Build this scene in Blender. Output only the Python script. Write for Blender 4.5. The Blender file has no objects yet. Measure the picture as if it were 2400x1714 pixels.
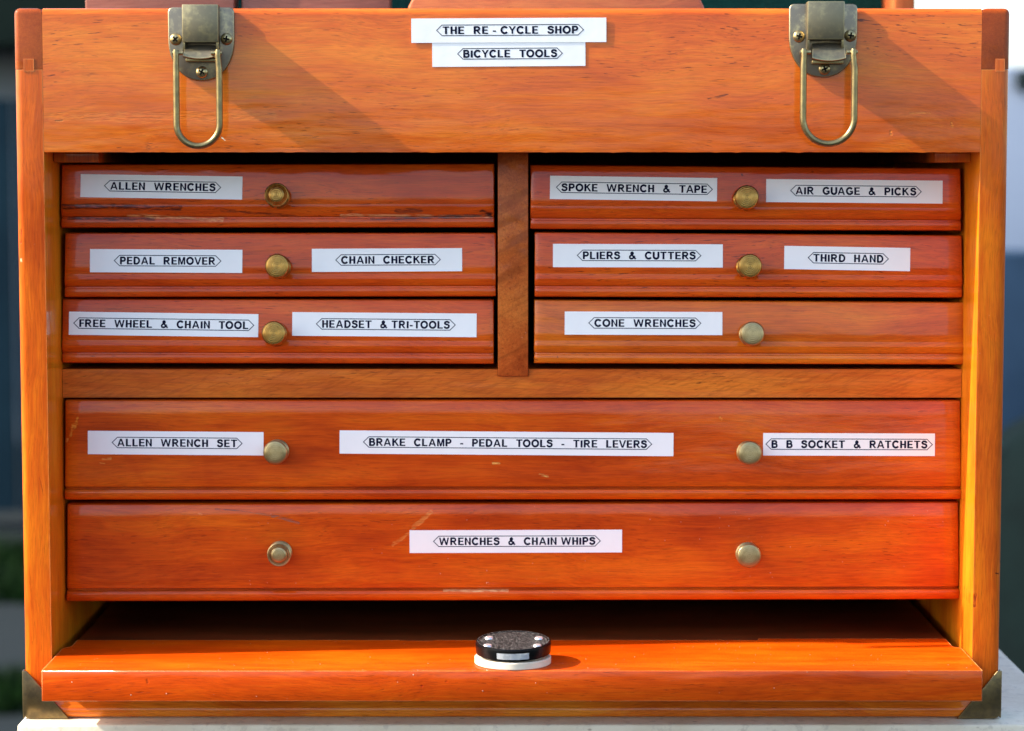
import bpy, bmesh, math, random
from mathutils import Vector, Matrix
random.seed(7)
C = bpy.context.scene.collection
S = bpy.context.scene
R = math.radians

# ------------------------------------------------------------------ camera, sky, sun, exposure
F_PX, DIST, EYE = 5636.0, 1.12, 0.2584          # focal length in photo pixels, distance to the chest front, eye height over the table top
PITCH = math.atan(457 / F_PX)
cam = bpy.data.cameras.new('camera'); cam_o = bpy.data.objects.new('camera', cam); C.objects.link(cam_o)
cam_o.location = (0, -DIST, EYE); cam_o.rotation_euler = (R(90) - PITCH, 0, 0)
cam.sensor_fit = 'HORIZONTAL'; cam.sensor_width = 36; cam.lens = F_PX / 2400 * 36
cam.clip_start = 0.05; cam.clip_end = 500
cam.dof.use_dof = True; cam.dof.focus_distance = DIST + 0.01; cam.dof.aperture_fstop = 10.0
S.camera = cam_o

SUN = Vector((0.80, 0.082, -0.60)).normalized()  # the way the light travels
w = bpy.data.worlds.new('World'); S.world = w; w.use_nodes = True
wt = w.node_tree; wt.nodes.clear()
sky = wt.nodes.new('ShaderNodeTexSky'); sky.sky_type = 'NISHITA'; sky.sun_disc = False
sky.sun_elevation = math.asin(-SUN.z)
sky.sun_rotation = math.atan2(-SUN.x, -SUN.y)
sky.air_density = 1.0; sky.dust_density = 2.0; sky.ozone_density = 1.0
bg = wt.nodes.new('ShaderNodeBackground'); bg.inputs[1].default_value = 0.15
wo = wt.nodes.new('ShaderNodeOutputWorld')
wt.links.new(sky.outputs[0], bg.inputs[0]); wt.links.new(bg.outputs[0], wo.inputs[0])
sl = bpy.data.lights.new('sun', 'SUN'); sl.energy = 3.2; sl.angle = R(0.5); sl.color = (1.0, 0.94, 0.84)
so = bpy.data.objects.new('sun', sl); C.objects.link(so); so.rotation_euler = SUN.to_track_quat('-Z', 'Y').to_euler()
so.location = (-3, -0.5, 3)
S.view_settings.view_transform = 'Standard'; S.view_settings.look = 'None'
S.view_settings.gamma = 1; S.view_settings.use_curve_mapping = False
S.view_settings.exposure = 1.66
S.render.engine = 'CYCLES'

# ------------------------------------------------------------------ measuring helpers
_c, _s = math.cos(PITCH), math.sin(PITCH)
def ray(px, py):
    return Vector(((px - 1200), F_PX * _c + (857 - py) * _s, -F_PX * _s + (857 - py) * _c))
def at(px, py, Y):                               # the point of the plane y = Y seen at a photo pixel
    d = ray(px, py); t = (Y + DIST) / d.y
    return Vector((d.x * t, Y, EYE + d.z * t))
def on(px, py, p, n):                            # the same for any plane
    d = ray(px, py); o = Vector((0, -DIST, EYE)); t = (p - o).dot(n) / d.dot(n)
    return o + d * t

# ------------------------------------------------------------------ object helpers
def link(name, me, parent=None, mat=None, **pr):
    o = bpy.data.objects.new(name, me); C.objects.link(o)
    if parent: o.parent = parent
    for m in (mat if isinstance(mat, (list, tuple)) else [mat]):
        if m is not None and me is not None: me.materials.append(m)
    for k, v in pr.items(): o[k] = v
    return o
def empty(name, loc=(0, 0, 0), **pr):
    o = link(name, None, **pr); o.location = loc; o.empty_display_size = .02; return o
def to_mesh(bm, name, smooth=True, angle=35):
    bmesh.ops.recalc_face_normals(bm, faces=bm.faces)
    me = bpy.data.meshes.new(name); bm.to_mesh(me); bm.free()
    if smooth:
        me.polygons.foreach_set('use_smooth', [True] * len(me.polygons))
        me.set_sharp_from_angle(angle=R(angle))
    return me
def box_bm(x0, x1, y0, y1, z0, z1, r=0, seg=3, bm=None, edges=None):
    b = bmesh.new()
    bmesh.ops.create_cube(b, size=1, matrix=Matrix.Translation(((x0+x1)/2, (y0+y1)/2, (z0+z1)/2)) @ Matrix.Diagonal((x1-x0, y1-y0, z1-z0, 1)))
    if r:
        ed = [e for e in b.edges if edges is None or edges((e.verts[0].co + e.verts[1].co) / 2, (e.verts[0].co - e.verts[1].co).normalized())]
        bmesh.ops.bevel(b, geom=ed, offset=r, segments=seg, profile=0.5, affect='EDGES')
    if bm is None: return b
    me = bpy.data.meshes.new('t'); b.to_mesh(me); b.free(); bm.from_mesh(me); bpy.data.meshes.remove(me)
    return bm
def box(name, x0, x1, y0, y1, z0, z1, r=0, parent=None, mat=None, seg=3, edges=None, **pr):
    return link(name, to_mesh(box_bm(x0, x1, y0, y1, z0, z1, r, seg, edges=edges), name), parent, mat, **pr)
def prism_bm(poly, y0, y1, r=0, seg=2, bm=None, axis='Y'):
    """poly: (a, b) pairs in the plane across the axis, extruded from y0 to y1"""
    b = bmesh.new()
    f3 = (lambda p, t: Vector((p[0], t, p[1]))) if axis == 'Y' else (lambda p, t: Vector((t, p[0], p[1])))
    A = [b.verts.new(f3(p, y0)) for p in poly]; B = [b.verts.new(f3(p, y1)) for p in poly]
    fa = b.faces.new(A); b.faces.new(B[::-1])
    n = len(poly)
    for i in range(n): b.faces.new((A[i], B[i], B[(i+1) % n], A[(i+1) % n]))
    bmesh.ops.recalc_face_normals(b, faces=b.faces)
    if r:
        bmesh.ops.bevel(b, geom=list(fa.edges), offset=r, segments=seg, profile=.5, affect='EDGES')
    if bm is None: return b
    me = bpy.data.meshes.new('t'); b.to_mesh(me); b.free(); bm.from_mesh(me); bpy.data.meshes.remove(me)
    return bm
def lathe_bm(prof, n=48):
    """prof: (radius, height) list, turned about local Z"""
    b = bmesh.new(); rings = []
    for r, h in prof:
        rings.append([b.verts.new((0, 0, h))] if r < 1e-6 else [b.verts.new((r*math.cos(2*math.pi*k/n), r*math.sin(2*math.pi*k/n), h)) for k in range(n)])
    for a, c in zip(rings, rings[1:]):
        for k in range(n):
            k2 = (k+1) % n
            if len(a) == 1: b.faces.new((a[0], c[k], c[k2]))
            elif len(c) == 1: b.faces.new((a[k], a[k2], c[0]))
            else: b.faces.new((a[k], a[k2], c[k2], c[k]))
    return b
def tube_bm(pts, rad, n=14, bm=None):
    b = bm or bmesh.new(); rings = []
    rad = rad if isinstance(rad, (list, tuple)) else [rad] * len(pts)
    up = Vector((0, 1, 0))
    for i, p in enumerate(pts):
        t = (Vector(pts[min(i+1, len(pts)-1)]) - Vector(pts[max(i-1, 0)])).normalized()
        u = t.cross(up)
        if u.length < 1e-4: u = t.cross(Vector((1, 0, 0)))
        u.normalize(); v = u.cross(t).normalized()
        rings.append([b.verts.new(Vector(p) + (u*math.cos(2*math.pi*k/n) + v*math.sin(2*math.pi*k/n)) * rad[i]) for k in range(n)])
    for a, c in zip(rings, rings[1:]):
        for k in range(n): b.faces.new((a[k], a[(k+1) % n], c[(k+1) % n], c[k]))
    b.faces.new(rings[0][::-1]); b.faces.new(rings[-1])
    return b

# ------------------------------------------------------------------ material helpers
class NT:
    def __init__(self, name):
        self.m = bpy.data.materials.new(name); self.m.use_nodes = True
        self.t = self.m.node_tree; self.t.nodes.clear()
        self.out = self.n('ShaderNodeOutputMaterial'); self.b = self.n('ShaderNodeBsdfPrincipled')
        self.l(self.b.outputs[0], self.out.inputs[0])
        self.co = self.n('ShaderNodeTexCoord').outputs['Object']
    def n(self, t, **k):
        x = self.t.nodes.new(t)
        for a, v in k.items(): setattr(x, a, v)
        return x
    def l(self, a, b): self.t.links.new(a, b)
    def put(self, sock, v):
        if hasattr(v, 'is_output'): self.l(v, sock)
        elif isinstance(v, (tuple, list)) and sock.type == 'RGBA': sock.default_value = (*v[:3], 1)
        else: sock.default_value = v
    def set(self, **k):
        for a, v in k.items(): self.put(self.b.inputs[a.replace('_', ' ')], v)
    def math(self, op, a, b=0.0, c=0.0, clamp=False):
        x = self.n('ShaderNodeMath', operation=op, use_clamp=clamp)
        for i, v in enumerate((a, b, c)): self.put(x.inputs[i], v)
        return x.outputs[0]
    def vm(self, op, a, b=None):
        x = self.n('ShaderNodeVectorMath', operation=op); self.put(x.inputs[0], a)
        if b is not None: self.put(x.inputs[1], b)
        return x.outputs['Value'] if op in ('LENGTH', 'DOT_PRODUCT', 'DISTANCE') else x.outputs[0]
    def map(self, scale, loc=(0, 0, 0), rot=(0, 0, 0), src=None):
        x = self.n('ShaderNodeMapping'); x.inputs['Scale'].default_value = scale; x.inputs['Location'].default_value = loc
        x.inputs['Rotation'].default_value = rot; self.l(src or self.co, x.inputs['Vector']); return x.outputs[0]
    def noise(self, vec, scale=1, detail=4, rough=.55, dist=0.0):
        x = self.n('ShaderNodeTexNoise'); self.l(vec, x.inputs['Vector'])
        x.inputs['Scale'].default_value = scale; x.inputs['Detail'].default_value = detail
        x.inputs['Roughness'].default_value = rough; x.inputs['Distortion'].default_value = dist
        return x.outputs[0]
    def voro(self, vec, scale=1, out='Distance'):
        x = self.n('ShaderNodeTexVoronoi'); self.l(vec, x.inputs['Vector']); x.inputs['Scale'].default_value = scale
        return x.outputs[out]
    def ramp(self, fac, stops):
        x = self.n('ShaderNodeValToRGB'); self.l(fac, x.inputs[0]); e = x.color_ramp.elements
        while len(e) < len(stops): e.new(.5)
        for i, (p, c) in enumerate(stops):
            e[i].position = p; e[i].color = (*c, 1) if isinstance(c, (tuple, list)) else (c, c, c, 1)
        return x.outputs[0]
    def step(self, v, lo, hi):
        x = self.n('ShaderNodeMapRange', clamp=True, interpolation_type='SMOOTHSTEP')
        self.put(x.inputs[0], v); x.inputs[1].default_value = lo; x.inputs[2].default_value = hi
        return x.outputs[0]
    def mix(self, f, a, b, mode='MIX'):
        x = self.n('ShaderNodeMix', data_type='RGBA', blend_type=mode)
        self.put(x.inputs[0], f); self.put(x.inputs[6], a); self.put(x.inputs[7], b); return x.outputs[2]
    def bump(self, h, dist=.0005, strength=1.0, nrm=None):
        x = self.n('ShaderNodeBump'); self.put(x.inputs['Height'], h)
        x.inputs['Distance'].default_value = dist; x.inputs['Strength'].default_value = strength
        if nrm: self.l(nrm, x.inputs['Normal'])
        return x.outputs[0]

def wood(name, dark, mid, light, axis='X', marks=(), pore=.6, coat=.62, crough=.07, seed=0.0, wob=1.0, specks=0.0, wave=0.0, arcs=False, edge=None, tone=.5, lines=.36):
    """Varnished rubberwood: long bands, fine streaks, short dark pores, cloudy stain, dents and scratches (world metres in x and z)."""
    t = NT(name)
    al = {'X': 0, 'Y': 1, 'Z': 2}[axis]
    def st(a, c): v = [c, c, c]; v[al] = a; return tuple(v)
    off = (seed * 1.37, seed * .71, seed * 2.11)
    warp = t.noise(t.map((9, 9, 9), off), 1, 2)
    wv = t.n('ShaderNodeCombineXYZ')
    for i in range(3):
        if i != al: t.l(t.math('MULTIPLY_ADD', warp, .016, -.008), wv.inputs[i])
    src = t.vm('ADD', t.co, wv.outputs[0])
    band = t.noise(t.map(st(6.5, 62), off, src=src), 1, 5, .62)
    fine = t.noise(t.map(st(40, 760), off, src=src), 1, 3, .6)
    cloud = t.noise(t.map(st(13, 30), off), 1, 5, .6)
    f = t.math('ADD', t.math('MULTIPLY', band, .46), t.math('ADD', t.math('MULTIPLY', fine, .26), t.math('MULTIPLY', cloud, .51)))
    col = t.ramp(f, [(.46, dark), (.61, mid), (.75, light)])
    fib = t.noise(t.map(st(75, 2100), off, src=src), 1, 3, .65)
    col = t.mix(1.0, col, t.ramp(fib, [(.30, .76), (.50, 1.0), (.70, 1.12)]), 'MULTIPLY')
    hue = t.noise(t.map(st(4.5, 11), (off[2] + 3, off[0], off[1] + 7)), 1, 3, .5, .4)
    col = t.mix(t.math('MULTIPLY', t.step(hue, .42, .66), tone), col, t.mix(1.0, col, (.93, .66, .55), 'MULTIPLY'))
    gl = t.noise(t.map(st(2.0, 26), off, src=src), 1, 1, .4)
    gs = t.math('ABSOLUTE', t.math('SINE', t.math('MULTIPLY', gl, 62.0)))
    gk = t.math('MULTIPLY', t.math('SUBTRACT', 1, t.step(gs, .03, .30)), t.math('MULTIPLY', t.step(fib, .35, .6), lines))
    col = t.mix(gk, col, t.mix(1.0, col, (.78, .55, .45), 'MULTIPLY'))
    pm = t.noise(t.map(st(150, 1700), off, src=src), 1, 2, .5)
    reg = t.noise(t.map(st(7, 30), (5 + off[0], 1, 3)), 1, 2)
    p = t.math('MULTIPLY', t.step(pm, .625, .72), t.math('MULTIPLY', t.step(reg, .38, .64), pore))
    col = t.mix(p, col, tuple(x * .22 for x in dark))
    if arcs:
        a = t.noise(t.map((28, 28, 190), off, src=t.map((1, 1, 1), rot=(0, R(28), 0), src=src)), 1, 3, .55, .3)
        col = t.mix(t.math('MULTIPLY', t.step(a, .48, .66), .42), col, tuple(x * .45 for x in dark))
        a2 = t.noise(t.map((900, 900, 900), off), 1, 2)
        col = t.mix(t.math('MULTIPLY', t.step(a2, .55, .8), .6), col, tuple(x * .5 for x in dark))
    if wave:
        a = t.noise(t.map((110, 160, 900), off, src=t.map((1, 1, 1), rot=(0, R(20), 0))), 1, 4, .6, .3)
        col = t.mix(t.math('MULTIPLY', t.step(a, .5, .62), wave), col, tuple(x * .6 for x in dark))
    sp = None
    if specks:
        v = t.voro(t.map((210, 210, 210), off), 1)
        k = t.noise(t.map((30, 30, 30), off), 1, 2)
        sp = t.math('MULTIPLY', t.math('SUBTRACT', 1, t.step(v, .03, .085)), t.math('MULTIPLY', t.step(k, .42, .6), specks))
        col = t.mix(sp, col, (.85, .62, .42))
    if edge:
        be = t.n('ShaderNodeBevel', samples=4); be.inputs['Radius'].default_value = .0011
        ge = t.n('ShaderNodeNewGeometry')
        e = t.math('SUBTRACT', 1, t.vm('DOT_PRODUCT', be.outputs[0], ge.outputs['Normal']))
        ek = t.noise(t.map((120, 120, 120), off), 1, 3)
        col = t.mix(t.math('MULTIPLY', t.step(e, .02, .14), t.math('MULTIPLY', t.step(ek, .3, .5), edge)), col, (.85, .40, .12))
    hs = [t.math('MULTIPLY', p, -1.0), t.math('MULTIPLY', fine, .25)]
    if marks:
        jit = t.noise(t.map(st(90, 480)), 1, 3)
        jit2 = t.noise(t.map(st(240, 1100)), 1, 2)
        xz = t.vm('MULTIPLY', t.co, (1, 0, 1))
        for (x1, z1, x2, z2, wd, c, amt) in marks:
            A = Vector((x1, 0, z1)); B = Vector((x2, 0, z2)); D = B - A; L = max(D.length, 1e-5); D.normalize()
            pa = t.vm('SUBTRACT', xz, tuple(A))
            h = t.math('MINIMUM', t.math('MAXIMUM', t.vm('DOT_PRODUCT', pa, tuple(D)), 0), L)
            sc = t.n('ShaderNodeVectorMath', operation='SCALE'); sc.inputs[0].default_value = D; t.l(h, sc.inputs['Scale'])
            d = t.vm('DISTANCE', pa, sc.outputs[0])
            d = t.math('ADD', d, t.math('MULTIPLY_ADD', jit, wd * 2.4, -wd * 1.2))
            m = t.math('MULTIPLY', t.math('SUBTRACT', 1, t.step(d, wd * .35, wd * .95)), t.math('MULTIPLY', t.step(jit2, .3, .6), amt))
            col = t.mix(m, col, c); hs.append(t.math('MULTIPLY', m, -2.5))
    t.set(Base_Color=col, Roughness=t.math('MULTIPLY_ADD', fine, .2, .36))
    t.b.inputs['Specular IOR Level'].default_value = .06
    h = hs[0]
    for x in hs[1:]: h = t.math('ADD', h, x)
    if sp: h = t.math('ADD', h, t.math('MULTIPLY', sp, 3.0))
    t.set(Normal=t.bump(h, .00012))
    big = t.noise(t.map(st(16, 70), off), 1, 2)
    sm = t.noise(t.map(st(160, 520), off), 1, 2)
    hh = t.math('ADD', t.math('MULTIPLY', big, wob), t.math('MULTIPLY', sm, .05))
    if sp: hh = t.math('ADD', hh, t.math('MULTIPLY', sp, .4))
    t.b.inputs['Coat Weight'].default_value = coat; t.b.inputs['Coat Roughness'].default_value = crough
    t.b.inputs['Coat IOR'].default_value = 1.5
    t.l(t.bump(hh, .00055), t.b.inputs['Coat Normal'])
    return t.m

def brass(name, gold, tarnish, amount=.5, rough=.34, rings=0.0, wear=True):
    t = NT(name)
    n = t.noise(t.map((170, 170, 170)), 1, 5, .65)
    n2 = t.noise(t.map((420, 420, 420)), 1, 3)
    f = t.step(t.math('ADD', t.math('MULTIPLY', n, .8), t.math('MULTIPLY', n2, .2)), .45 - amount * .25, .80 - amount * .25)
    if wear:
        be = t.n('ShaderNodeBevel', samples=4); be.inputs['Radius'].default_value = .0011
        ge = t.n('ShaderNodeNewGeometry')
        e = t.math('SUBTRACT', 1, t.vm('DOT_PRODUCT', be.outputs[0], ge.outputs['Normal']))
        f = t.math('SUBTRACT', f, t.math('MULTIPLY', t.step(e, .01, .09), 1.0), clamp=True)
    col = t.mix(f, gold, tarnish)
    h = t.math('MULTIPLY', n2, .4)
    if rings:
        xy = t.vm('MULTIPLY', t.co, (1, 1, 0)); r = t.vm('LENGTH', xy)
        wv = t.math('SINE', t.math('MULTIPLY', t.math('ADD', r, t.math('MULTIPLY', n2, .00012)), 2 * math.pi / .00085))
        h = t.math('ADD', h, t.math('MULTIPLY', wv, rings))
        col = t.mix(t.math('MULTIPLY', t.step(wv, .2, 1), .16), col, tuple(x * .45 for x in tarnish))
    t.set(Base_Color=col, Metallic=.92, Roughness=t.math('MULTIPLY_ADD', n, .25, rough - .12), Normal=t.bump(h, .00008))
    return t.m

def plain(name, col, col2=None, scale=40, rough=.6, metal=0.0, spec=.05, bump=0.0, coat=0.0, contrast=(.4, .65)):
    t = NT(name)
    n = t.noise(t.map((scale,) * 3), 1, 4, .6)
    t.set(Base_Color=t.mix(t.step(n, *contrast), col, col2 or tuple(x * .75 for x in col)), Roughness=rough, Metallic=metal)
    t.b.inputs['Specular IOR Level'].default_value = .5 if metal else spec
    if coat: t.b.inputs['Coat Weight'].default_value = coat
    if bump: t.set(Normal=t.bump(n, bump))
    return t.m

# ------------------------------------------------------------------ chest dimensions (metres; front plane y = 0, table top z = 0)
HW, IW, H, DEP = .2303, .2172, .3332, .262
ZP = .2669            # lower edge of the till front
FACE = .034           # drawer fronts
pale = (.95, .72, .45)
dk = (.045, .006, .002)
sil = (.55, .33, .2)

LID = dict(dark=(.47, .074, .009), mid=(.61, .115, .008), light=(.70, .175, .012))
def P(px, py, Y=0.0): v = at(px, py, Y); return v.x, v.z
def seg(x1, y1, x2, y2, wd, c, amt, Y=0.0):
    a = P(x1, y1, Y); b = P(x2, y2, Y); return (a[0], a[1], b[0], b[1], wd, c, amt)
M = {}
M['till'] = wood('till_wood', **LID, pore=.95, seed=1, wob=1.0, coat=.5, marks=[
    seg(2132, 265, 2180, 265, .0006, (.75, .2, .02), .9), seg(2230, 288, 2232, 297, .0008, (.75, .2, .02), .9), seg(2088, 308, 2089, 315, .0007, (.75, .2, .02), .9),
    seg(520, 323, 527, 329, .0004, (.9, .75, .5), 1), seg(132, 283, 146, 283, .0007, (.25, .12, .03), .7),
    seg(110, 276, 640, 270, .0030, (.78, .27, .04), .22), seg(1660, 232, 1706, 222, .0004, dk, .7), seg(1680, 230, 1700, 226, .0004, dk, .7)])
M['stile'] = wood('stile_wood', (.42, .056, .003), (.62, .106, .004), (.74, .175, .005), axis='Z', pore=.35, seed=2, specks=.1, edge=.35, marks=[
    seg(48, 540, 49, 568, .0010, (.2, .02, .004), .9), seg(50, 608, 50, 612, .0007, pale, .9), seg(94, 1120, 102, 1160, .0004, dk, .4),
    seg(2335, 1344, 2341, 1346, .0004, dk, .9), seg(2274, 1385, 2273, 1410, .0009, (.3, .03, .005), .9, .012)])
M['joint'] = wood('joint_end_grain_wood', (.20, .034, .005), (.30, .054, .007), (.39, .078, .009), axis='Y', pore=.3, seed=3, wob=1.0, coat=.25)
M['post'] = wood('divider_wood', (.34, .062, .010), (.50, .110, .017), (.60, .165, .027), axis='Y', pore=.2, seed=4, coat=.3, crough=.22, wob=2.0, arcs=True, specks=.35)
M['rail'] = wood('rail_wood', (.43, .068, .008), (.59, .125, .012), (.70, .19, .018), axis='X', pore=.8, seed=5, coat=.3, crough=.25, wob=1.5, wave=.28)
M['panel'] = wood('sliding_panel_wood', (.42, .038, .0006), (.58, .064, .001), (.70, .11, .002), axis='X', coat=.45, pore=.5, seed=6, specks=.9, edge=.9, marks=[
    seg(988, 1607, 990, 1608, .0007, (.35, .0, .0), .9, -.033), seg(1046, 1598, 1049, 1599, .0008, (.35, .01, .0), .6, -.033), seg(345, 1595, 347, 1598, .0009, dk, .5, -.033)])
M['base'] = wood('base_board_wood', (.46, .08, .006), (.64, .15, .010), (.76, .26, .02), axis='X', pore=.5, seed=8)
M['inner'] = wood('inner_wood', (.34, .06, .008), (.50, .11, .010), (.62, .18, .015), axis='Z', pore=.3, seed=9)
M['sunlit_inner'] = wood('sunlit_inner_wood', (.62, .13, .006), (.77, .22, .008), (.85, .31, .014), axis='Z', pore=.3, seed=12, marks=[seg(2274, 1385, 2273, 1410, .0009, (.3, .03, .005), .9, .012)])  # stile wood made paler and yellower: sunlight on the inner wall, put into the colour
M['slot_shade'] = wood('slot_shade_wood', (.07, .017, .005), (.12, .027, .007), (.17, .038, .010), axis='X', pore=.2, seed=14, coat=.2, crough=.3)  # shade under the drawers, put into a darkened wood colour
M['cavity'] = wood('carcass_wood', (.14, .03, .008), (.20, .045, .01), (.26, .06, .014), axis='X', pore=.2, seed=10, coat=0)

# ------------------------------------------------------------------ the chest body
chest = empty('tool_chest', (0, 0, 0), label='orange varnished wooden tool chest with eight labelled drawers and two brass latches', category='tool chest')

outer = lambda sx: (lambda c, d: (abs(d.z) > .9 and c.x * sx > HW - .001) or (abs(d.y) > .9 and c.x * sx > HW - .001))
ztop = P(0, 162)[1]; ztong = P(0, 138)[1]
for sx, tx in ((-1, (55, 80)), (1, (2333, 2355))):
    x0, x1 = sorted((sx * IW, sx * HW))
    b = box_bm(x0, x1, 0, DEP, .001, ztop - .0002, .0036, 5, edges=lambda c, d, s=sx: abs(d.z) > .9 and c.x * s > HW - .001)
    for f in b.faces:
        if f.normal.x * sx < -.9: f.material_index = 1
    link('side_panel', to_mesh(b, 'side_panel'), chest, [M['stile'], M['sunlit_inner']])  # inner faces carry the painted sunlit tone
    b = box_bm(x0, x1, 0, DEP, ztop, H, .0027, 4, edges=lambda c, d, s=sx: (abs(d.z) > .9 and c.x * s > HW - .001) or (c.z > H - .001 and (abs(d.y) > .9 or abs(d.x) > .9)))
    link('corner_joint', to_mesh(b, 'corner_joint'), chest, M['joint'])
    a = P(tx[0], 150)[0]; c = P(tx[1], 150)[0]
    box('joint_tongue', a, c, -.0002, .004, ztop - .0012, ztong, 0, chest, M['stile'])
# till front board
fx0, fx1 = P(104, 200)[0] + .0001, P(2306, 200)[0] - .0001
fx0 = max(fx0, -IW + .0001); fx1 = min(fx1, IW - .0001)
b = box_bm(-IW + .0001, IW - .0001, 0, .013, ZP, H, .0034, 5, edges=lambda c, d: c.z > H - .001 and abs(d.x) > .9)
# a slightly chipped lower edge
bmesh.ops.subdivide_edges(b, edges=[e for e in b.edges if abs((e.verts[0].co - e.verts[1].co).normalized().x) > .9 and e.verts[0].co.z < ZP + 1e-4], cuts=180)
for v in b.verts:
    if v.co.z < ZP + 1e-4 and v.co.y < .001: v.co.z += random.choice((0, 0, 0, 0, -.00015, .0002, -.0003)) * random.random()
link('till_front', to_mesh(b, 'till_front'), chest, M['till'])
bp = [(0, .0155), (0, .0066), (-.0004, .0062), (-.0008, .0052), (-.0010, .0040), (-.0009, .0026), (-.0005, .0015), (0, .001), (DEP - .012, .001), (DEP - .012, .0155)]
link('base_board', to_mesh(prism_bm(bp, -IW + .0001, IW - .0001, axis='X'), 'base_board', angle=50), chest, M['base'])
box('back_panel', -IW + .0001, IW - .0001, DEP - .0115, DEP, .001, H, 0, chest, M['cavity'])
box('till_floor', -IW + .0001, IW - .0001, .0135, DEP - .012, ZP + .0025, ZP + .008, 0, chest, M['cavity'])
# runner blocks in the top corners of the drawer opening
for xa, xb in ((110, 233), (2189, 2298)):
    p, q = at(xa, 359, .024), at(xb, 381, .024)
    xl, xr = max(p.x, -IW + .0002), min(q.x, IW - .0002)
    box('runner_strip', xl, xr, .022, .20, q.z, ZP + .0023, .0004, chest, M['inner'])
pm, qm = at(1167, 882, .035), at(1238, 357, .035)
rl0, rl1 = at(153, 866, .0365), at(2254, 932, .0365)
box('divider_post', pm.x, qm.x, .035, DEP - .012, pm.z, ZP + .0023, .0003, chest, M['post'])
bz1, bz0 = rl0.z, rl1.z
rail_poly = [(-IW + .0002, bz0), (IW - .0002, bz0), (IW - .0002, bz1), (qm.x + .0002, bz1), (qm.x + .0002, pm.z - .0002), (pm.x - .0002, pm.z - .0002), (pm.x - .0002, bz1), (-IW + .0002, bz1)]
link('divider_rail', to_mesh(prism_bm(rail_poly, .0365, DEP - .012), 'divider_rail', angle=30), chest, M['rail'])

# sliding front panel stowed under the drawers
pz0, pz1 = .0157, .0300
pw = .2156; pn = pw - .0034; yn = .021
b = bmesh.new()
poly = [(-pw, -.0335), (pw, -.0335), (pw, yn - .003), (pw - .0006, yn - .001), (pn, yn + .002), (pn, .0425), (.1205, .0425), (.1200, .0388), (-.036, .0388), (-.039, .0372), (-.053, .0372), (-.056, .0388), (-pn, .0388), (-pn, yn + .002), (-pw + .0006, yn - .001), (-pw, yn - .003)]  # rear outline cut along the drawer and knob shadow line
A = [b.verts.new((x, y, pz0)) for x, y in poly]; B = [b.verts.new((x, y, pz1)) for x, y in poly]
b.faces.new(A[::-1]); b.faces.new(B)
for i in range(len(poly)): b.faces.new((A[i], A[(i+1) % len(poly)], B[(i+1) % len(poly)], B[i]))
ed = [e for e in b.edges if (e.verts[0].co.y < -.03 and e.verts[1].co.y < -.03)]
bmesh.ops.bevel(b, geom=ed, offset=.0006, segments=2, profile=.5, affect='EDGES')
link('sliding_panel', to_mesh(b, 'sliding_panel', angle=50), chest, M['panel'])
box('slot_shade_board', -pn, pn, .0365, .225, .0157, pz1 - .0003, .0004, chest, M['slot_shade'])  # added dark board in place of the panel's shaded rear part

# brass corner brackets
M['bracket'] = brass('bracket_brass', (.22, .155, .068), (.11, .082, .045), .55, .36, wear=True)
for s in (-1, 1):
    X = HW + .0007
    za, zb = .0232, .0004
    xi = P(164, 1681)[0] if s < 0 else P(2241, 1684)[0]; xi = abs(xi)
    pts = [(X, zb + .0035), (X, za), (X - .0022, za), (xi, zb), (X - .0035, zb), (X - .0017, zb + .0006), (X - .0006, zb + .0017)]
    pts = [(s * x, z) for x, z in pts]
    b = prism_bm(pts, -.0019, -.0012, .0003)
    side = [(-.0012, zb + .0004), (-.0012, za), (.002, za), (.0222, zb + .0004)]
    b2 = prism_bm(side, s * (HW + .0001), s * X, 0, bm=b, axis='X')
    link('corner_bracket', to_mesh(b2, 'corner_bracket'), chest, M['bracket'])

# ------------------------------------------------------------------ lettering for the stickers
M['paper'] = plain('white_label_tape', (.89, .875, .845), (.87, .855, .825), 60, .35, coat=.3, bump=.0002)
M['ink'] = plain('navy_black_ink', (.003, .004, .020), (.005, .006, .026), 300, .6)
M['rule'] = plain('thin_grey_rule', (.05, .055, .075), (.07, .08, .10), 300, .5)
def _arc(cx, cy, rx, ry, a0, a1, n=14): return [(cx + rx*math.cos(R(a0 + (a1-a0)*k/n)), cy + ry*math.sin(R(a0 + (a1-a0)*k/n))) for k in range(n+1)]
def _rect(x0, x1, y0, y1): return [(x0, y0), (x1, y0), (x1, y1), (x0, y1)]
def _mir(poly, w): return [(w - x, y) for x, y in poly]
def _stroke(pts, t):
    t *= 1.36
    L, Q = [], []
    for i, p in enumerate(pts):
        a = Vector(pts[max(i-1, 0)]); b = Vector(p); c = Vector(pts[min(i+1, len(pts)-1)])
        d1 = (b - a) if i else (c - b); d2 = (c - b) if i < len(pts)-1 else (b - a)
        n1 = Vector((-d1.y, d1.x)).normalized(); n2 = Vector((-d2.y, d2.x)).normalized(); m = (n1 + n2).normalized()
        k = t / 2 / max(.5, m.dot(n1)); L.append((b + m*k, b - m*k))
    return [[tuple(L[i][0]), tuple(L[i+1][0]), tuple(L[i+1][1]), tuple(L[i][1])] for i in range(len(L)-1)]
_ST = [_rect(0, .27, 0, 1)]
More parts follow.
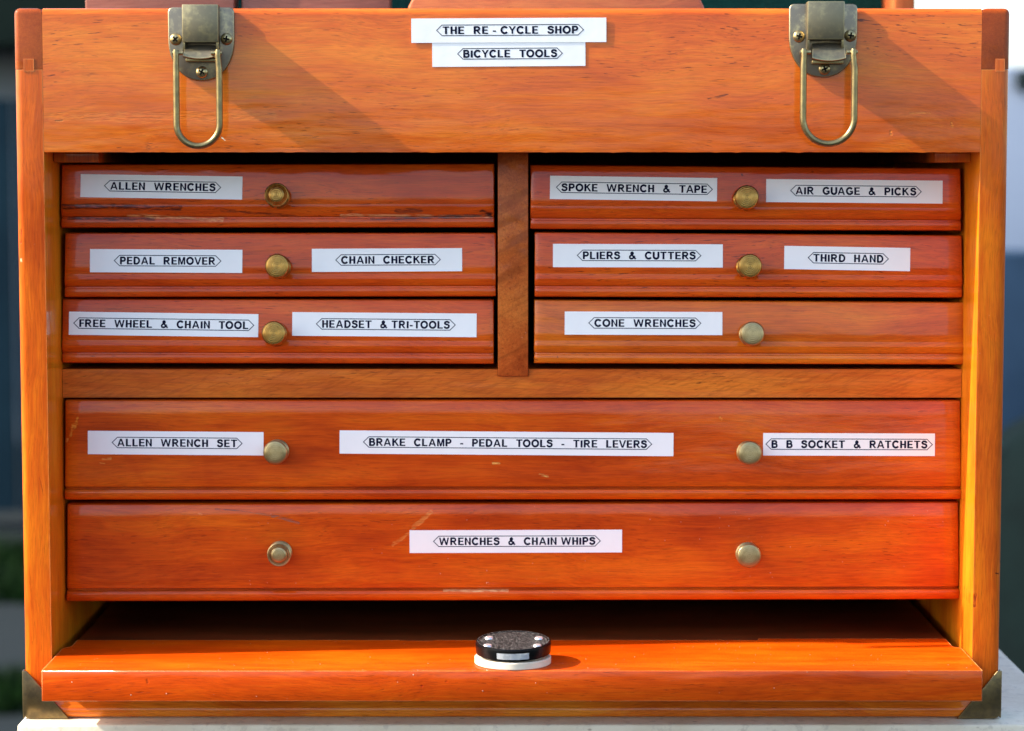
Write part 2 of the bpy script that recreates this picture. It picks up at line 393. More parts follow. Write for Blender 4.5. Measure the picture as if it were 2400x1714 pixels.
FONT = {   # heavy sans capitals: width, polygons (capital height 1)
 'A': (1.0, [[(0,0),(.22,0),(.5,.77),(.5,1),(.385,1)], _mir([(0,0),(.22,0),(.5,.77),(.5,1),(.385,1)], 1.0), [(.29,.22),(.71,.22),(.65,.385),(.35,.385)]]),
 'B': (.82, _ST + _stroke([(.1,.917),(.47,.917)] + _arc(.47,.725,.19,.192,90,-90)[1:] + [(.1,.533)], .168) + _stroke([(.45,.533),(.50,.533)] + _arc(.50,.309,.222,.224,90,-90)[1:] + [(.1,.085)], .172)),
 'C': (.91, _stroke(_arc(.485,.5,.39,.415,37,323,22), .19)),
 'D': (.87, _ST + _stroke([(.1,.915),(.38,.915)] + _arc(.38,.5,.39,.415,90,-90,18)[1:] + [(.1,.085)], .175)),
 'E': (.76, _ST + [_rect(.2,.74,.832,1), _rect(.2,.69,.42,.585), _rect(.2,.76,0,.168)]),
 'F': (.69, _ST + [_rect(.2,.69,.832,1), _rect(.2,.61,.41,.575)]),
 'G': (.95, _stroke(_arc(.485,.5,.39,.415,38,335,22), .19) + [_rect(.755,.945,.14,.53), _rect(.51,.80,.365,.53)]),
 'H': (.82, _ST + [_rect(.555,.82,0,1), _rect(.2,.62,.41,.585)]),
 'I': (.27, _ST),
 'K': (.92, _ST + [[(.2,.33),(.87,1),(.60,1),(.2,.60)], [(.345,.475),(.49,.62),(.94,0),(.685,0)]]),
 'L': (.73, _ST + [_rect(.2,.73,0,.168)]),
 'M': (.98, [_rect(0,.215,0,1), _rect(.765,.98,0,1), [(.1,1),(.29,1),(.49,.31),(.49,0),(.395,0),(.1,1)][:5], _mir([(.1,1),(.29,1),(.49,.31),(.49,0),(.395,0)], .98)]),
 'N': (.82, [_rect(0,.235,0,1), _rect(.585,.82,0,1), [(.05,1),(.2,1),(.77,0),(.62,0)]]),
 'O': (1.0, _stroke(_arc(.5,.5,.40,.415,0,360,30), .19)),
 'P': (.79, _ST + _stroke([(.1,.915),(.46,.915)] + _arc(.46,.685,.235,.23,90,-90)[1:] + [(.1,.455)], .17)),
 'R': (.92, _ST + _stroke([(.1,.915),(.48,.915)] + _arc(.48,.70,.235,.215,90,-90)[1:] + [(.1,.485)], .17) + [[(.33,.42),(.56,.46),(.92,0),(.67,0)]]),
 'S': (.80, _stroke([(.70,.70),(.66,.82),(.54,.905),(.39,.917),(.24,.89),(.145,.81),(.135,.715),(.19,.625),(.32,.575),(.50,.53),(.63,.47),(.695,.385),(.69,.27),(.62,.16),(.50,.10),(.38,.083),(.24,.105),(.14,.18),(.095,.31)], .18)),
 'T': (.84, [_rect(0,.84,.832,1), _rect(.29,.55,0,.84)]),
 'U': (.83, _stroke([(.1,1),(.1,.40)] + _arc(.415,.40,.315,.315,180,360,16)[1:] + [(.73,1)], .2)),
 'V': (.97, [[(0,1),(.225,1),(.485,.25),(.485,0),(.37,0)], _mir([(0,1),(.225,1),(.485,.25),(.485,0),(.37,0)], .97)]),
 'W': (1.37, [[(0,1),(.21,1),(.46,0),(.25,0)], [(.26,0),(.46,0),(.79,1),(.585,1)], _mir([(0,1),(.21,1),(.46,0),(.25,0)], 1.37), _mir([(.26,0),(.46,0),(.79,1),(.585,1)], 1.37)]),
 'Y': (.95, [[(0,1),(.24,1),(.475,.61),(.475,.38),(.375,.40)], _mir([(0,1),(.24,1),(.475,.61),(.475,.38),(.375,.40)], .95), _rect(.373,.577,0,.42)]),
 '&': (.95, _stroke([(.90,.03),(.36,.61),(.285,.74),(.31,.86),(.41,.92),(.52,.87),(.55,.77),(.49,.66),(.30,.53),(.15,.42),(.10,.28),(.15,.14),(.28,.08),(.45,.09),(.60,.19),(.70,.33),(.745,.46)], .165)),
 '-': (.40, [_rect(0,.40,.27,.45)]),
}
_glyph = {}
def glyph(ch):
    if ch not in _glyph:
        wd, polys = FONT[ch]; v, f = [], []
        for p in polys:
            f.append(tuple(range(len(v), len(v) + len(p)))); v += p
        _glyph[ch] = (v, f, wd)
    return _glyph[ch]
KERN = {'LL': .0, 'LE': .0}
def lettering(bm, text, x0, x1, cap, zc, y):
    """letters from x0 to x1, capital height cap, centred on height zc"""
    caph = 1.0
    k = cap / caph
    items, pen, prev = [], 0.0, None
    for ch in text:
        if ch == ' ': pen += .60 * caph; prev = None; continue
        if prev:
            g = .155 * caph
            pr = prev + ch
            if pr in ('LY', 'AT', 'TA', 'PA', 'YC', 'RA', 'AV', 'LT', 'TO', 'OT', 'RT', 'LV', 'AY', 'VE', 'EV', 'OV', 'UA', 'KE', 'RS', 'CT', 'AP', 'CY', 'FR'): g *= .55
            pen += g
        v, f, wd = glyph('I' if ch == 'i' else ch)
        if ch == '1': pass
        items.append((v, f, pen, .94 if ch == 'i' else 1.0)); pen += wd; prev = ch
    sx = (x1 - x0) / pen
    for v, f, px, sc in items:
        for j, q in enumerate(f):
            vs = [bm.verts.new((x0 + (px + v[i][0]) * sx, y - 4e-7 * j, zc - cap / 2 + v[i][1] * k * sc)) for i in q]
            bm.faces.new(vs).material_index = 1
def ribbon(bm, pts, wd, y):
    fine = []
    for i, p in enumerate(pts):
        q = pts[(i+1) % len(pts)]; m = 1 + int(math.hypot(q[0]-p[0], q[1]-p[1]) / .006)
        fine += [(p[0] + (q[0]-p[0]) * k / m, p[1] + (q[1]-p[1]) * k / m) for k in range(m)]
    pts = fine; n = len(pts); ins, outs = [], []
    for i in range(n):
        a, b, c = Vector(pts[i-1]), Vector(pts[i]), Vector(pts[(i+1) % n])
        d1 = (b - a).normalized(); d2 = (c - b).normalized()
        n1 = Vector((-d1.y, d1.x)); n2 = Vector((-d2.y, d2.x)); m = (n1 + n2).normalized(); k = wd / 2 / max(.3, m.dot(n1))
        ins.append(b + m * k); outs.append(b - m * k)
    I = [bm.verts.new((p.x, y, p.y)) for p in ins]; O = [bm.verts.new((p.x, y, p.y)) for p in outs]
    for i in range(n):
        fc = bm.faces.new((I[i], I[(i+1) % n], O[(i+1) % n], O[i])); fc.material_index = 2

def sticker(parent, text, corners, tips, tx, plane, lift=0.0, label=None):
    """corners: photo pixels tl, tr, br, bl; tips: the two points of the arrow frame; tx: first and last edge of the words"""
    surf = None
    if callable(plane[0]):
        surf = plane[1]; plane = plane[0](sum(c[0] for c in corners) / 4, sum(c[1] for c in corners) / 4)
    p, n = plane                                       # n points away from the camera
    q = [on(*c, p, n) for c in corners]
    cx = sum(q, Vector()) / 4
    ux = ((q[1] - q[0]) + (q[2] - q[3])).normalized(); uy = n - ux * n.dot(ux); uy.normalize(); uz = ux.cross(uy)
    wd = ((q[1] - q[0]).length + (q[2] - q[3]).length) / 2; ht = ((q[3] - q[0]).length + (q[2] - q[1]).length) / 2
    px2m = wd / ((corners[1][0] - corners[0][0] + corners[2][0] - corners[3][0]) / 2)
    cpx = sum(c[0] for c in corners) / 4
    X = lambda x: (x - cpx) * px2m
    bm = box_bm(-wd/2, wd/2, -.00016, -.00001, -ht/2, ht/2)
    bmesh.ops.subdivide_edges(bm, edges=[e for e in bm.edges if abs(e.verts[0].co.x - e.verts[1].co.x) > wd / 2], cuts=40)
    zc = ht * .01; hh = 12.3 * px2m; cap = 17.8 * px2m
    t0, t1 = X(tips[0]), X(tips[1]); k = 12.5 * px2m
    hexa = [(t0, zc), (t0 + k, zc + hh), (t1 - k, zc + hh), (t1, zc), (t1 - k, zc - hh), (t0 + k, zc - hh)]
    ribbon(bm, hexa, 1.9 * px2m, -.00021)
    lettering(bm, text, X(tx[0]), X(tx[1]), cap, zc, -.00022)
    for f in bm.faces: f.smooth = False
    rot = Matrix((ux, uy, uz)).transposed().to_4x4()
    mw = Matrix.Translation(cx - uy * lift) @ rot
    if surf:                                            # press it onto the slightly twisted board
        inv = mw.inverted()
        for v in bm.verts:
            g = mw @ v.co; d = v.co.y; g.y = surf(g.x, g.z) + d - .00005; v.co = inv @ g
    me = bpy.data.meshes.new('name_sticker'); bm.to_mesh(me); bm.free()
    o = link('name_sticker', me, parent, [M['paper'], M['ink'], M['rule']])
    o['label'] = 'white sticker reading ' + ' '.join(text.lower().split())
    o.matrix_local = mw
    return o
front_plane = (Vector((0, -.0001, 0)), Vector((0, 1, 0)))
sticker(chest, 'BiCYCLE  TOOLS', [(1013, 98), (1372, 96), (1372, 154.5), (1013, 157.5)], (1072.6, 1318), (1085.7, 1305.5), front_plane)
sticker(chest, 'THE  RE - CYCLE  SHOP', [(964, 44), (1421, 41.5), (1421, 99), (964, 101)], (1023.4, 1367.5), (1037.5, 1354.8), front_plane, .0002)

# ------------------------------------------------------------------ knobs
M['knob_a'] = brass('knob_gold_brass', (.47, .25, .06), (.26, .125, .028), .5, .28, rings=.4, wear=False)
M['knob_b'] = brass('knob_dull_brass', (.48, .35, .165), (.29, .20, .085), .5, .34, rings=.3, wear=False)
mm = .001
# local Z points out of the drawer
flat_prof = [(0, 0), (5.5, 0), (5.75, .4), (5.75, 1.1), (5.4, 1.5), (3.4, 1.9), (3.0, 3.0), (3.3, 5.4), (4.6, 6.4), (5.5, 7.0), (5.8, 7.6), (5.8, 8.3), (5.55, 8.75), (5.0, 9.0), (3.2, 9.25), (1.4, 9.3), (0, 9.3)]
step_prof = [(0, 0), (5.5, 0), (5.75, .4), (5.75, 1.1), (5.4, 1.5), (3.4, 1.9), (3.0, 3.0), (3.2, 5.2), (4.8, 6.2), (5.6, 6.8), (5.8, 7.3), (5.75, 7.9), (5.3, 8.2), (5.0, 8.15), (4.75, 8.7), (4.5, 8.9), (4.2, 8.75), (3.9, 9.5), (3.6, 9.8), (2.4, 10.0), (0, 10.05)]
def knob_mesh(prof, mat):
    me = to_mesh(lathe_bm([(a*mm, b*mm) for a, b in prof]), 'knob', angle=40); me.materials.append(mat); return me
KM = {'fa': knob_mesh(flat_prof, M['knob_a']), 'fb': knob_mesh(flat_prof, M['knob_b']), 'sa': knob_mesh(step_prof, M['knob_a']), 'sb': knob_mesh(step_prof, M['knob_b'])}

# ------------------------------------------------------------------ drawers
def drawer(corners, kind, mat, tilts, label=None):
    """corners: photo pixels tl, tr, br, bl of the front. kind: small or wide moulding. Returns the part and the plane of its flat field."""
    q = [at(*c, FACE) for c in corners]
    h = ((q[0] - q[3]).length + (q[1] - q[2]).length) / 2
    def tilt_at(u):                                  # boards are never quite true: the lean of the face changes along it
        u = min(max(u, 0), 1) * (len(tilts) - 1); i = min(int(u), len(tilts) - 2); k = u - i; k = k * k * (3 - 2 * k)
        return math.tan(R(tilts[i] * (1 - k) + tilts[i + 1] * k))
    # moulding profile: (height from the bottom, set-back) in metres
    if kind == 'small':
        f0 = .375 * h; T = 1.0
        back = lambda z: (z - f0)
        prof = [(0, .0130), (0, .0012), (.0004, .0004), (.0011, .0), (.0030, -.0001), (.0040, .0002), (.0043, .0013), (.0049, .0014), (.0054, .0006), (.0072, -.0004), (.0086, -.0006), (f0 - .0012, .0001), (f0 - .0003, .0003), (f0 + .0006, .0001)]
        top = [.5, .7, .9]
    else:
        f0 = .0125; T = 1.0
        back = lambda z: max(0, z - f0)
        prof = [(0, .0130), (0, .0008), (.0004, -.0003), (.0012, -.0010), (.0028, -.0014), (.0040, -.0012), (.0048, -.0005), (.0051, .0012), (.0052, .0019), (.0058, .0019), (.0060, .0012), (.0064, .0001), (.0072, -.0001), (f0 - .001, -.0001), (f0 + .001, .00003)]
        top = [.4, .6, .85]
    n_low = len(prof)
    prof = [(z, y, 0) for z, y in prof] + [(h * u, 0, h * u - f0) for u in top] + [(h - .0013, 0, h - f0), (h - .0004, .0004, h - f0), (h, .0014, h - f0), (h, .0130, 0)]
    bm = bmesh.new(); rings = []
    NS = 24
    xs = [(0, 1.0), (.0004, .55), (.0012, .26), (.0024, .10), (.0038, .02), (.0046, 0)] + [(None, i / NS) for i in range(2, NS - 1)] + [(.0046, 0), (.0038, .02), (.0024, .10), (.0012, .26), (.0004, .55), (0, 1.0)]
    for i, (e, r) in enumerate(xs):
        if e is None: u = r; sh = 0
        else:
            W = (q[1] - q[0]).length; u = e / W if i < 8 else 1 - e / W; sh = r
        bl = q[3].lerp(q[2], u); tl = q[0].lerp(q[1], u)
        ring = []
        T = tilt_at(u)
        for (z, y, up) in prof:
            y = y + up * T
            yy = y + (0 if y > .012 else sh * .0017)
            if y < .012: yy = min(yy, .0125)
            ring.append(bm.verts.new((bl.x + (tl.x - bl.x) * z / h, FACE + yy, bl.z + (tl.z - bl.z) * z / h)))
        rings.append(ring)
    n = len(prof)
    for a, c in zip(rings, rings[1:]):
        for k in range(n): bm.faces.new((a[k], a[(k+1) % n], c[(k+1) % n], c[k]))
    bm.faces.new(rings[0]); bm.faces.new(rings[-1][::-1])
    o = link('drawer', to_mesh(bm, 'drawer', angle=28), chest, mat)
    if label: o['label'] = label
    x0 = min(v.x for v in q) + .002; x1 = max(v.x for v in q) - .002
    zb = max(q[2].z, q[3].z) + .0006; zt = min(q[0].z, q[1].z) - .003
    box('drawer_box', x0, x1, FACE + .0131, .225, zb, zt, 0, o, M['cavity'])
    def surf(x, z):
        u = (x - q[3].x) / (q[2].x - q[3].x); zb_ = q[3].z + (q[2].z - q[3].z) * u
        return FACE + max(0, (z - zb_) - f0) * tilt_at(u)
    def plane(px, py):
        p = at(px, py, FACE); p.y = surf(p.x, p.z); e = .004
        n = Vector((-(surf(p.x + e, p.z) - surf(p.x - e, p.z)) / (2 * e), 1, -(surf(p.x, p.z + e) - surf(p.x, p.z - e)) / (2 * e))).normalized()
        return p, n
    return o, (plane, surf)
def put_knob(par, plane, px, py, key, tx=0.0, tz=0.0):
    # the head is seen at px, py about 8 mm in front of the face
    p, n = plane[0](px, py); hd = on(px, py, p - n * .0088, n); ft = hd + n * .0088
    o = link('knob', KM[key], par)
    z = (-n + Vector((tx, 0, tz))).normalized()
    o.matrix_local = Matrix.Translation(ft + n * .0002) @ z.to_track_quat('Z', 'Y').to_matrix().to_4x4()
    return o
def rect(x0, x1, tl, tr, br, bl): return [(x0, tl), (x1, tr), (x1, br), (x0, bl)]

def dwood(i, base, marks=(), **k):
    d, m_, l_ = base
    if base is RED: k['coat'] = .58
    return wood('drawer_wood', d, m_, l_, seed=20 + i * 3.7, marks=marks, **k)
RED = ((.43, .042, .002), (.60, .074, .003), (.70, .118, .004))
ORG = ((.44, .07, .005), (.64, .135, .006), (.74, .20, .008))
WID = ((.37, .035, .0012), (.55, .070, .0018), (.68, .122, .003))
D1m = dwood(1, RED, pore=.9, marks=[seg(150, 483, 420, 488, .0018, (.05, .006, .003), .85, FACE), seg(160, 513, 360, 512, .0010, dk, .8, FACE), seg(300, 505, 520, 516, .0012, (.75, .30, .10), .8, FACE),
    seg(520, 492, 700, 508, .0010, (.08, .01, .004), .7, FACE), seg(800, 505, 1150, 508, .0010, (.75, .30, .12), .8, FACE), seg(870, 515, 1150, 505, .0009, (.10, .05, .05), .9, FACE), seg(930, 495, 985, 492, .0016, (.1, .02, .01), .7, FACE), seg(1130, 498, 1152, 506, .0016, dk, .9, FACE)])
TS = [(5.4, 5.8, 5.2), (5.0, 5.6, 5.5), (5.6, 5.2, 5.8), (5.8, 5.3, 5.6), (5.2, 5.7, 5.4), (5.5, 5.0, 5.7)]
small = [
 (rect(142, 1158, 386, 384.5, 533, 534), D1m, 'small drawer with one sticker and a dark battered groove'),
 (rect(150, 1162, 547, 547, 695, 697), dwood(2, RED, pore=.6), 'small drawer with the pedal remover and chain checker stickers'),
 (rect(144, 1157, 702, 704, 853.5, 851), dwood(3, RED, pore=.6), 'small drawer with the free wheel and headset tool stickers'),
 (rect(1243, 2254, 387, 395, 541, 537), dwood(4, RED, pore=.7, marks=[seg(1740, 409, 1741, 410, .0006, dk, .9, FACE), seg(1904, 403, 1906, 403, .0005, dk, .8, FACE), seg(1760, 436, 1776, 424, .0006, (.5, .06, .004), .8, FACE)]), 'small drawer with the spoke wrench and air gauge stickers'),
 (rect(1253, 2257, 545, 553, 698, 696), dwood(5, RED, pore=.8), 'small drawer with the pliers and third hand stickers'),
 (rect(1252, 2262, 704, 710, 855, 852), dwood(6, ORG, pore=.35, marks=[seg(1253, 843, 1260, 844, .0005, dk, .9, FACE), seg(1306, 836, 1307, 837, .0004, dk, .9, FACE)]), 'small drawer of brighter orange wood with one sticker')]
sm = []
for (cs, m_, lb), tl_ in zip(small, TS): sm.append(drawer(cs, 'small', m_, tl_, label=lb))
D7m = dwood(7, WID, pore=.4, coat=.6, wob=.45, marks=[seg(182, 980, 165, 1020, .0012, (.8, .28, .03), .8, FACE), seg(158, 1030, 155, 1036, .0008, (.8, .3, .05), .8, FACE), seg(1265, 1113, 1285, 1117, .0008, (.9, .5, .12), .9, FACE), seg(1155, 1087, 1170, 1086, .0007, (.9, .45, .1), .9, FACE), seg(240, 1076, 258, 1075, .0008, (.8, .3, .05), .6, FACE), seg(235, 1085, 245, 1086, .0005, (.8, .3, .05), .6, FACE), seg(1688, 980, 1692, 984, .0008, (.8, .25, .03), .7, FACE)])
D8m = dwood(8, WID, pore=.6, specks=.2, coat=.6, wob=.45, marks=[seg(505, 1194, 560, 1197, .0006, (.12, .06, .04), .8, FACE), seg(560, 1197, 640, 1209, .0005, (.35, .10, .04), .6, FACE), seg(640, 1209, 700, 1226, .0010, (.28, .10, .06), .85, FACE), seg(968, 1238, 1010, 1200, .0013, (.75, .28, .06), .5, FACE), seg(920, 1278, 965, 1245, .0010, (.75, .26, .05), .4, FACE), seg(465, 1203, 472, 1206, .0010, (.8, .2, .04), .7, FACE), seg(1040, 1384, 1190, 1385, .0007, (.9, .55, .25), .7, FACE)])
d7 = drawer(rect(151, 2254, 939, 940, 1171, 1172), 'wide', D7m, (1.2, .2, 1.0, 3.2, 3.6), label='wide upper drawer carrying three stickers')
d8 = drawer(rect(156, 2249, 1183, 1179, 1405, 1410), 'wide', D8m, (1.0, .1, 0, 2.8, 3.2), label='wide lowest drawer with one sticker and a curved scratch')

NL = [
 (sm[0], 'ALLEN  WRENCHES', [(189, 408), (568, 414.5), (568, 468), (189, 462.6)], (245, 517.5), (258.6, 505)),
 (sm[3], 'SPOKE  WRENCH  &  TAPE', [(1289, 412), (1680.5, 418), (1680.5, 472), (1289, 467)], (1304, 1669.6), (1316, 1657)),
 (sm[3], 'AiR  GUAGE  &  PiCKS', [(1795.6, 420), (2209, 424), (2209, 477.5), (1795.6, 474)], (1853, 2159), (1864.5, 2147)),
 (sm[1], 'PEDAL  REMOVER', [(211, 584), (568, 586), (568, 640), (211, 638.6)], (268, 518), (281.4, 505)),
 (sm[1], 'CHAiN  CHECKER', [(731, 583.4), (1083, 582), (1083, 636), (731, 638)], (787, 1032), (800, 1018.5)),
 (sm[4], 'PLiERS  &  CUTTERS', [(1296, 572), (1694, 573), (1694, 627.5), (1296, 626.5)], (1353, 1642.6), (1366, 1630)),
 (sm[4], 'THiRD  HAND', [(1838, 576.5), (2133, 581.6), (2133, 636), (1838, 631)], (1894, 2082), (1906, 2070)),
 (sm[2], 'FREE  WHEEL  &  CHAiN  TOOL', [(160.5, 731), (605, 736.4), (606, 791), (163, 784.6)], (173, 595), (186, 582)),
 (sm[2], 'HEADSET  & TRi-TOOLS', [(685, 732), (1117, 735), (1117, 791), (685, 787)], (741.6, 1067), (755, 1054)),
 (sm[5], 'CONE  WRENCHES', [(1323.5, 730.5), (1693, 731.5), (1693, 786), (1323.5, 784.5)], (1380, 1642.6), (1393.5, 1630)),
 (d7, 'ALLEN  WRENCH  SET', [(206, 1010), (617.5, 1013), (618, 1068), (206, 1064.5)], (263, 567.5), (275, 556)),
 (d7, 'BRAKE  CLAMP  -  PEDAL  TOOLS  -  TiRE  LEVERS', [(796, 1009), (1579, 1015), (1578, 1070), (796, 1063)], (852, 1527.5), (865, 1516)),
 (d7, 'B  B  SOCKET  &  RATCHETS', [(1789, 1015), (2192, 1016.5), (2190, 1069), (1788, 1068)], (1795, 2185), (1808, 2173)),
 (d8, 'WRENCHES  &  CHAiN WHiPS', [(960, 1243), (1458, 1242), (1458, 1295), (960, 1296.5)], (1016, 1407), (1029, 1395))]
for (o, pl), tx, cs, tips, te in NL: sticker(o, tx, cs, tips, te, pl)
put_knob(*sm[0], 647, 458, 'sa', .02, .03); put_knob(*sm[1], 650, 624, 'fa', -.02, .01); put_knob(*sm[2], 640.6, 782, 'fa', .02, .02)
put_knob(*sm[3], 1750.6, 462.6, 'fa'); put_knob(*sm[4], 1757, 623.5, 'fa', .03, .0); put_knob(*sm[5], 1764, 783.5, 'fb', .0, .03)
put_knob(*d7, 646, 1062.5, 'fb', -.03, .03); put_knob(*d7, 1758, 1063.6, 'fb', .0, .02)
put_knob(*d8, 653, 1302, 'sb', .01, .02); put_knob(*d8, 1755.5, 1303, 'fb', .02, -.01)

# ------------------------------------------------------------------ latches
M['plate'] = brass('latch_plate_brass', (.62, .49, .24), (.205, .17, .125), 1.1, .34)
M['cover'] = brass('latch_cover_brass', (.48, .38, .18), (.22, .18, .11), .95, .40)
M['wire'] = brass('latch_bail_brass', (.31, .24, .105), (.19, .15, .075), .5, .34)
M['screw'] = brass('screw_brass', (.52, .40, .19), (.26, .20, .09), .5, .30)
M['hole'] = plain('screw_recess_black', (.01, .008, .006), rough=.6)
def screw_bm(c, r=.0028):
    """pan head with a cross recess, axis along -y"""
    b = bmesh.new()
    lb = lathe_bm([(r, 0), (r, .0005), (r*.93, .0010), (r*.72, .0015), (r*.4, .0018), (0, .0019)], 28)
    me = bpy.data.meshes.new('t'); lb.to_mesh(me); lb.free(); b.from_mesh(me); bpy.data.meshes.remove(me)
    a = random.uniform(0, 1.5)
    for k in range(2):
        n0 = len(b.verts)
        box_bm(-r*.52, r*.52, -r*.15, r*.15, .0008 + k*.00002, .00205 + k*.00002, .0, bm=b)
        b.verts.ensure_lookup_table()
        rot = Matrix.Rotation(a + k * math.pi/2, 3, 'Z')
        for v in list(b.verts)[n0:]: v.co = rot @ v.co
        for f in b.faces:
            if all(v.index >= n0 or v.index == -1 for v in f.verts) and any(abs(v.co.z) > .0019 for v in f.verts): f.material_index = 1
    b.verts.index_update()
    for f in b.faces:
        if len(f.verts) == 4 and all(v.co.z > .00079 for v in f.verts) and f.calc_center_median().xy.length < r*.62 and any(v.co.z > .00199 for v in f.verts): f.material_index = 1
    M4 = Matrix.Translation(c) @ Matrix.Rotation(R(90), 4, 'X')
    bmesh.ops.transform(b, matrix=M4, verts=b.verts)
    return b
def latch(pl, pr, pt, pb, cov, scr, bail, tong, label):
    """all in photo pixels on the till front"""
    x0, zt = P(pl, pt); x1, zb = P(pr, pb); cx = (x0 + x1) / 2; hw = (x1 - x0) / 2
    zs = zt - (zt - zb) * .42
    poly = [(x0 + .002, zt), (x1 - .002, zt), (x1 - .0006, zt - .0006), (x1, zt - .002)]
    for k in range(0, 25):
        a = math.pi * k / 24; ca, sa = math.cos(a), math.sin(a)
        poly.append((cx + hw * (abs(ca) ** .9) * (1 if ca > 0 else -1), zs - (zs - zb) * sa ** .95 if sa > 0 else zs))
    poly += [(x0, zt - .002), (x0 + .0006, zt - .0006)]
    L = link('latch', to_mesh(prism_bm(poly, -.0016, -.0001, .0006, 3), 'latch'), chest, M['plate'], label=label)
    # boxy cover of folded sheet: front, two cheeks, open below
    D = .0092
    a0, a1 = at(cov[0], cov[2], -D), at(cov[1], cov[3], -D)
    b = box_bm(a0.x, a1.x, -D, -D + .0010, a1.z, a0.z, .0004, 2)
    for xa, xb in ((a0.x + .0001, a0.x + .0011), (a1.x - .0011, a1.x - .0001)):
        prism_bm([(-D + .0011, a1.z + .0002), (-D + .0011, a0.z - .0006), (-.0017, a0.z - .0006), (-.0017, a1.z - .006), (-D + .0030, a1.z - .0070), (-D + .0011, a1.z - .0030)], xa, xb, bm=b, axis='X')
    box_bm(a0.x + .0002, a1.x - .0002, -D + .0011, -.0017, a0.z - .0008, a0.z - .0001, bm=b)
    link('cover', to_mesh(b, 'cover'), L, M['cover'])
    # curved lever tongue under the cover
    t0, t1 = at(tong[0], tong[2], -.0075), at(tong[1], tong[3], -.0105)
    b = bmesh.new(); rows = []
    for i in range(9):
        u = i / 8; z = t0.z + (t1.z - t0.z) * u; y = -.0052 - .0055 * math.sin(u * 1.45); row = []
        for j in range(13):
            v = j / 12; s = 1 - .06 * (1 - u)
            row.append((cx + (t1.x - t0.x) / 2 * s * (2*v - 1) + ((t0.x + t1.x) / 2 - cx), y, z - .0012 * u * (1 - (2*v - 1) ** 2) + .0006 * (1-u) * (1 - (2*v-1)**2)))
        rows.append(row)
    top = [[b.verts.new(p) for p in r_] for r_ in rows]; bot = [[b.verts.new((p[0], p[1] + .0008, p[2] - .0003)) for p in r_] for r_ in rows]
    for i in range(8):
        for j in range(12):
            b.faces.new((top[i][j], top[i][j+1], top[i+1][j+1], top[i+1][j])); b.faces.new((bot[i][j], bot[i+1][j], bot[i+1][j+1], bot[i][j+1]))
    rim = [(0, j) for j in range(12)] + [(i, 12) for i in range(8)] + [(8, j) for j in range(12, 0, -1)] + [(i, 0) for i in range(8, 0, -1)]
    for k in range(len(rim)):
        p, q = rim[k], rim[(k+1) % len(rim)]
        b.faces.new((top[p[0]][p[1]], top[q[0]][q[1]], bot[q[0]][q[1]], bot[p[0]][p[1]]))
    link('lever', to_mesh(b, 'lever', angle=50), L, M['cover'])
    # slotted bar behind the lever
    g = at((tong[0] + tong[1]) / 2, tong[3] + 9, -.006)
    link('lever_bar', to_mesh(box_bm(t0.x + .0006, t1.x - .0006, -.0064, -.0017, g.z - .0010, g.z + .0006, .0003), 'lever_bar'), L, M['wire'])
    # hanging wire bail on a pin
    YB = -.0115
    (bx0, bx1, bt, bb, pin0, pin1) = bail
    A = at(bx0, bt, YB); B = at(bx1, bb, YB); r = .00150
    xl, xr = A.x + r, B.x - r; zt2 = A.z; rad = (xr - xl) / 2; zbm = B.z + r
    p0, p1 = at(pin0, bt, YB), at(pin1, bt, YB)
    pts, rr = [], []
    zn = zt2 - .0075
    for (x, z, q) in ((p0.x, zt2 + .0012, r*.75), (p0.x, zt2, r*.95), (p0.x + .0001, zt2 - .0018, r*.9), (p0.x * .6 + xl * .4, zn + .0022, r*.95), (xl, zn, r)): pts.append((x, YB, z)); rr.append(q)
    for k in range(1, 6): pts.append((xl, YB, zn + (zbm + rad - zn) * k / 6)); rr.append(r)
    for k in range(0, 25):
        a = math.pi + math.pi * k / 24
        pts.append(((xl + xr) / 2 + rad * math.cos(a), YB, zbm + rad + rad * math.sin(a) * 1.0)); rr.append(r)
    for k in range(5, 0, -1): pts.append((xr, YB, zn + (zbm + rad - zn) * k / 6)); rr.append(r)
    for (x, z, q) in ((xr, zn, r), (p1.x * .6 + xr * .4, zn + .0022, r*.95), (p1.x - .0001, zt2 - .0018, r*.9), (p1.x, zt2, r*.95), (p1.x, zt2 + .0012, r*.75)): pts.append((x, YB, z)); rr.append(q)
    link('bail', to_mesh(tube_bm(pts, rr, 16), 'bail', angle=60), L, M['wire'])
    for xa, xb in ((p0.x - .0017, p0.x + .0032), (p1.x - .0032, p1.x + .0017)):
        link('pin', to_mesh(tube_bm([(xa, YB + .0004, zt2 - .0003), (xb, YB + .0004, zt2 - .0003)], .0010, 14), 'pin'), L, M['screw'])
    for sxp, syp in scr:
        c = at(sxp, syp, -.0016)
        link('screw', to_mesh(screw_bm(Vector((c.x, -.0015, c.z))), 'screw', angle=40), L, [M['screw'], M['hole']])
latch(394, 551, 18, 190, (426, 512, 10.5, 99.5), ((412, 92.5), (531, 92), (473.5, 169.5)), (404.5, 523, 123, 350, 412, 511), (431, 507, 107, 131), 'latch with the golden cover and the narrower bail')
latch(1849, 2007, 10, 182, (1893, 1979, 3, 93), ((1872.6, 86), (1993, 84), (1932, 162)), (1876, 2009, 121, 345, 1884, 2001), (1902, 1983, 102, 136), 'latch with the greyer cover and the wider bail')

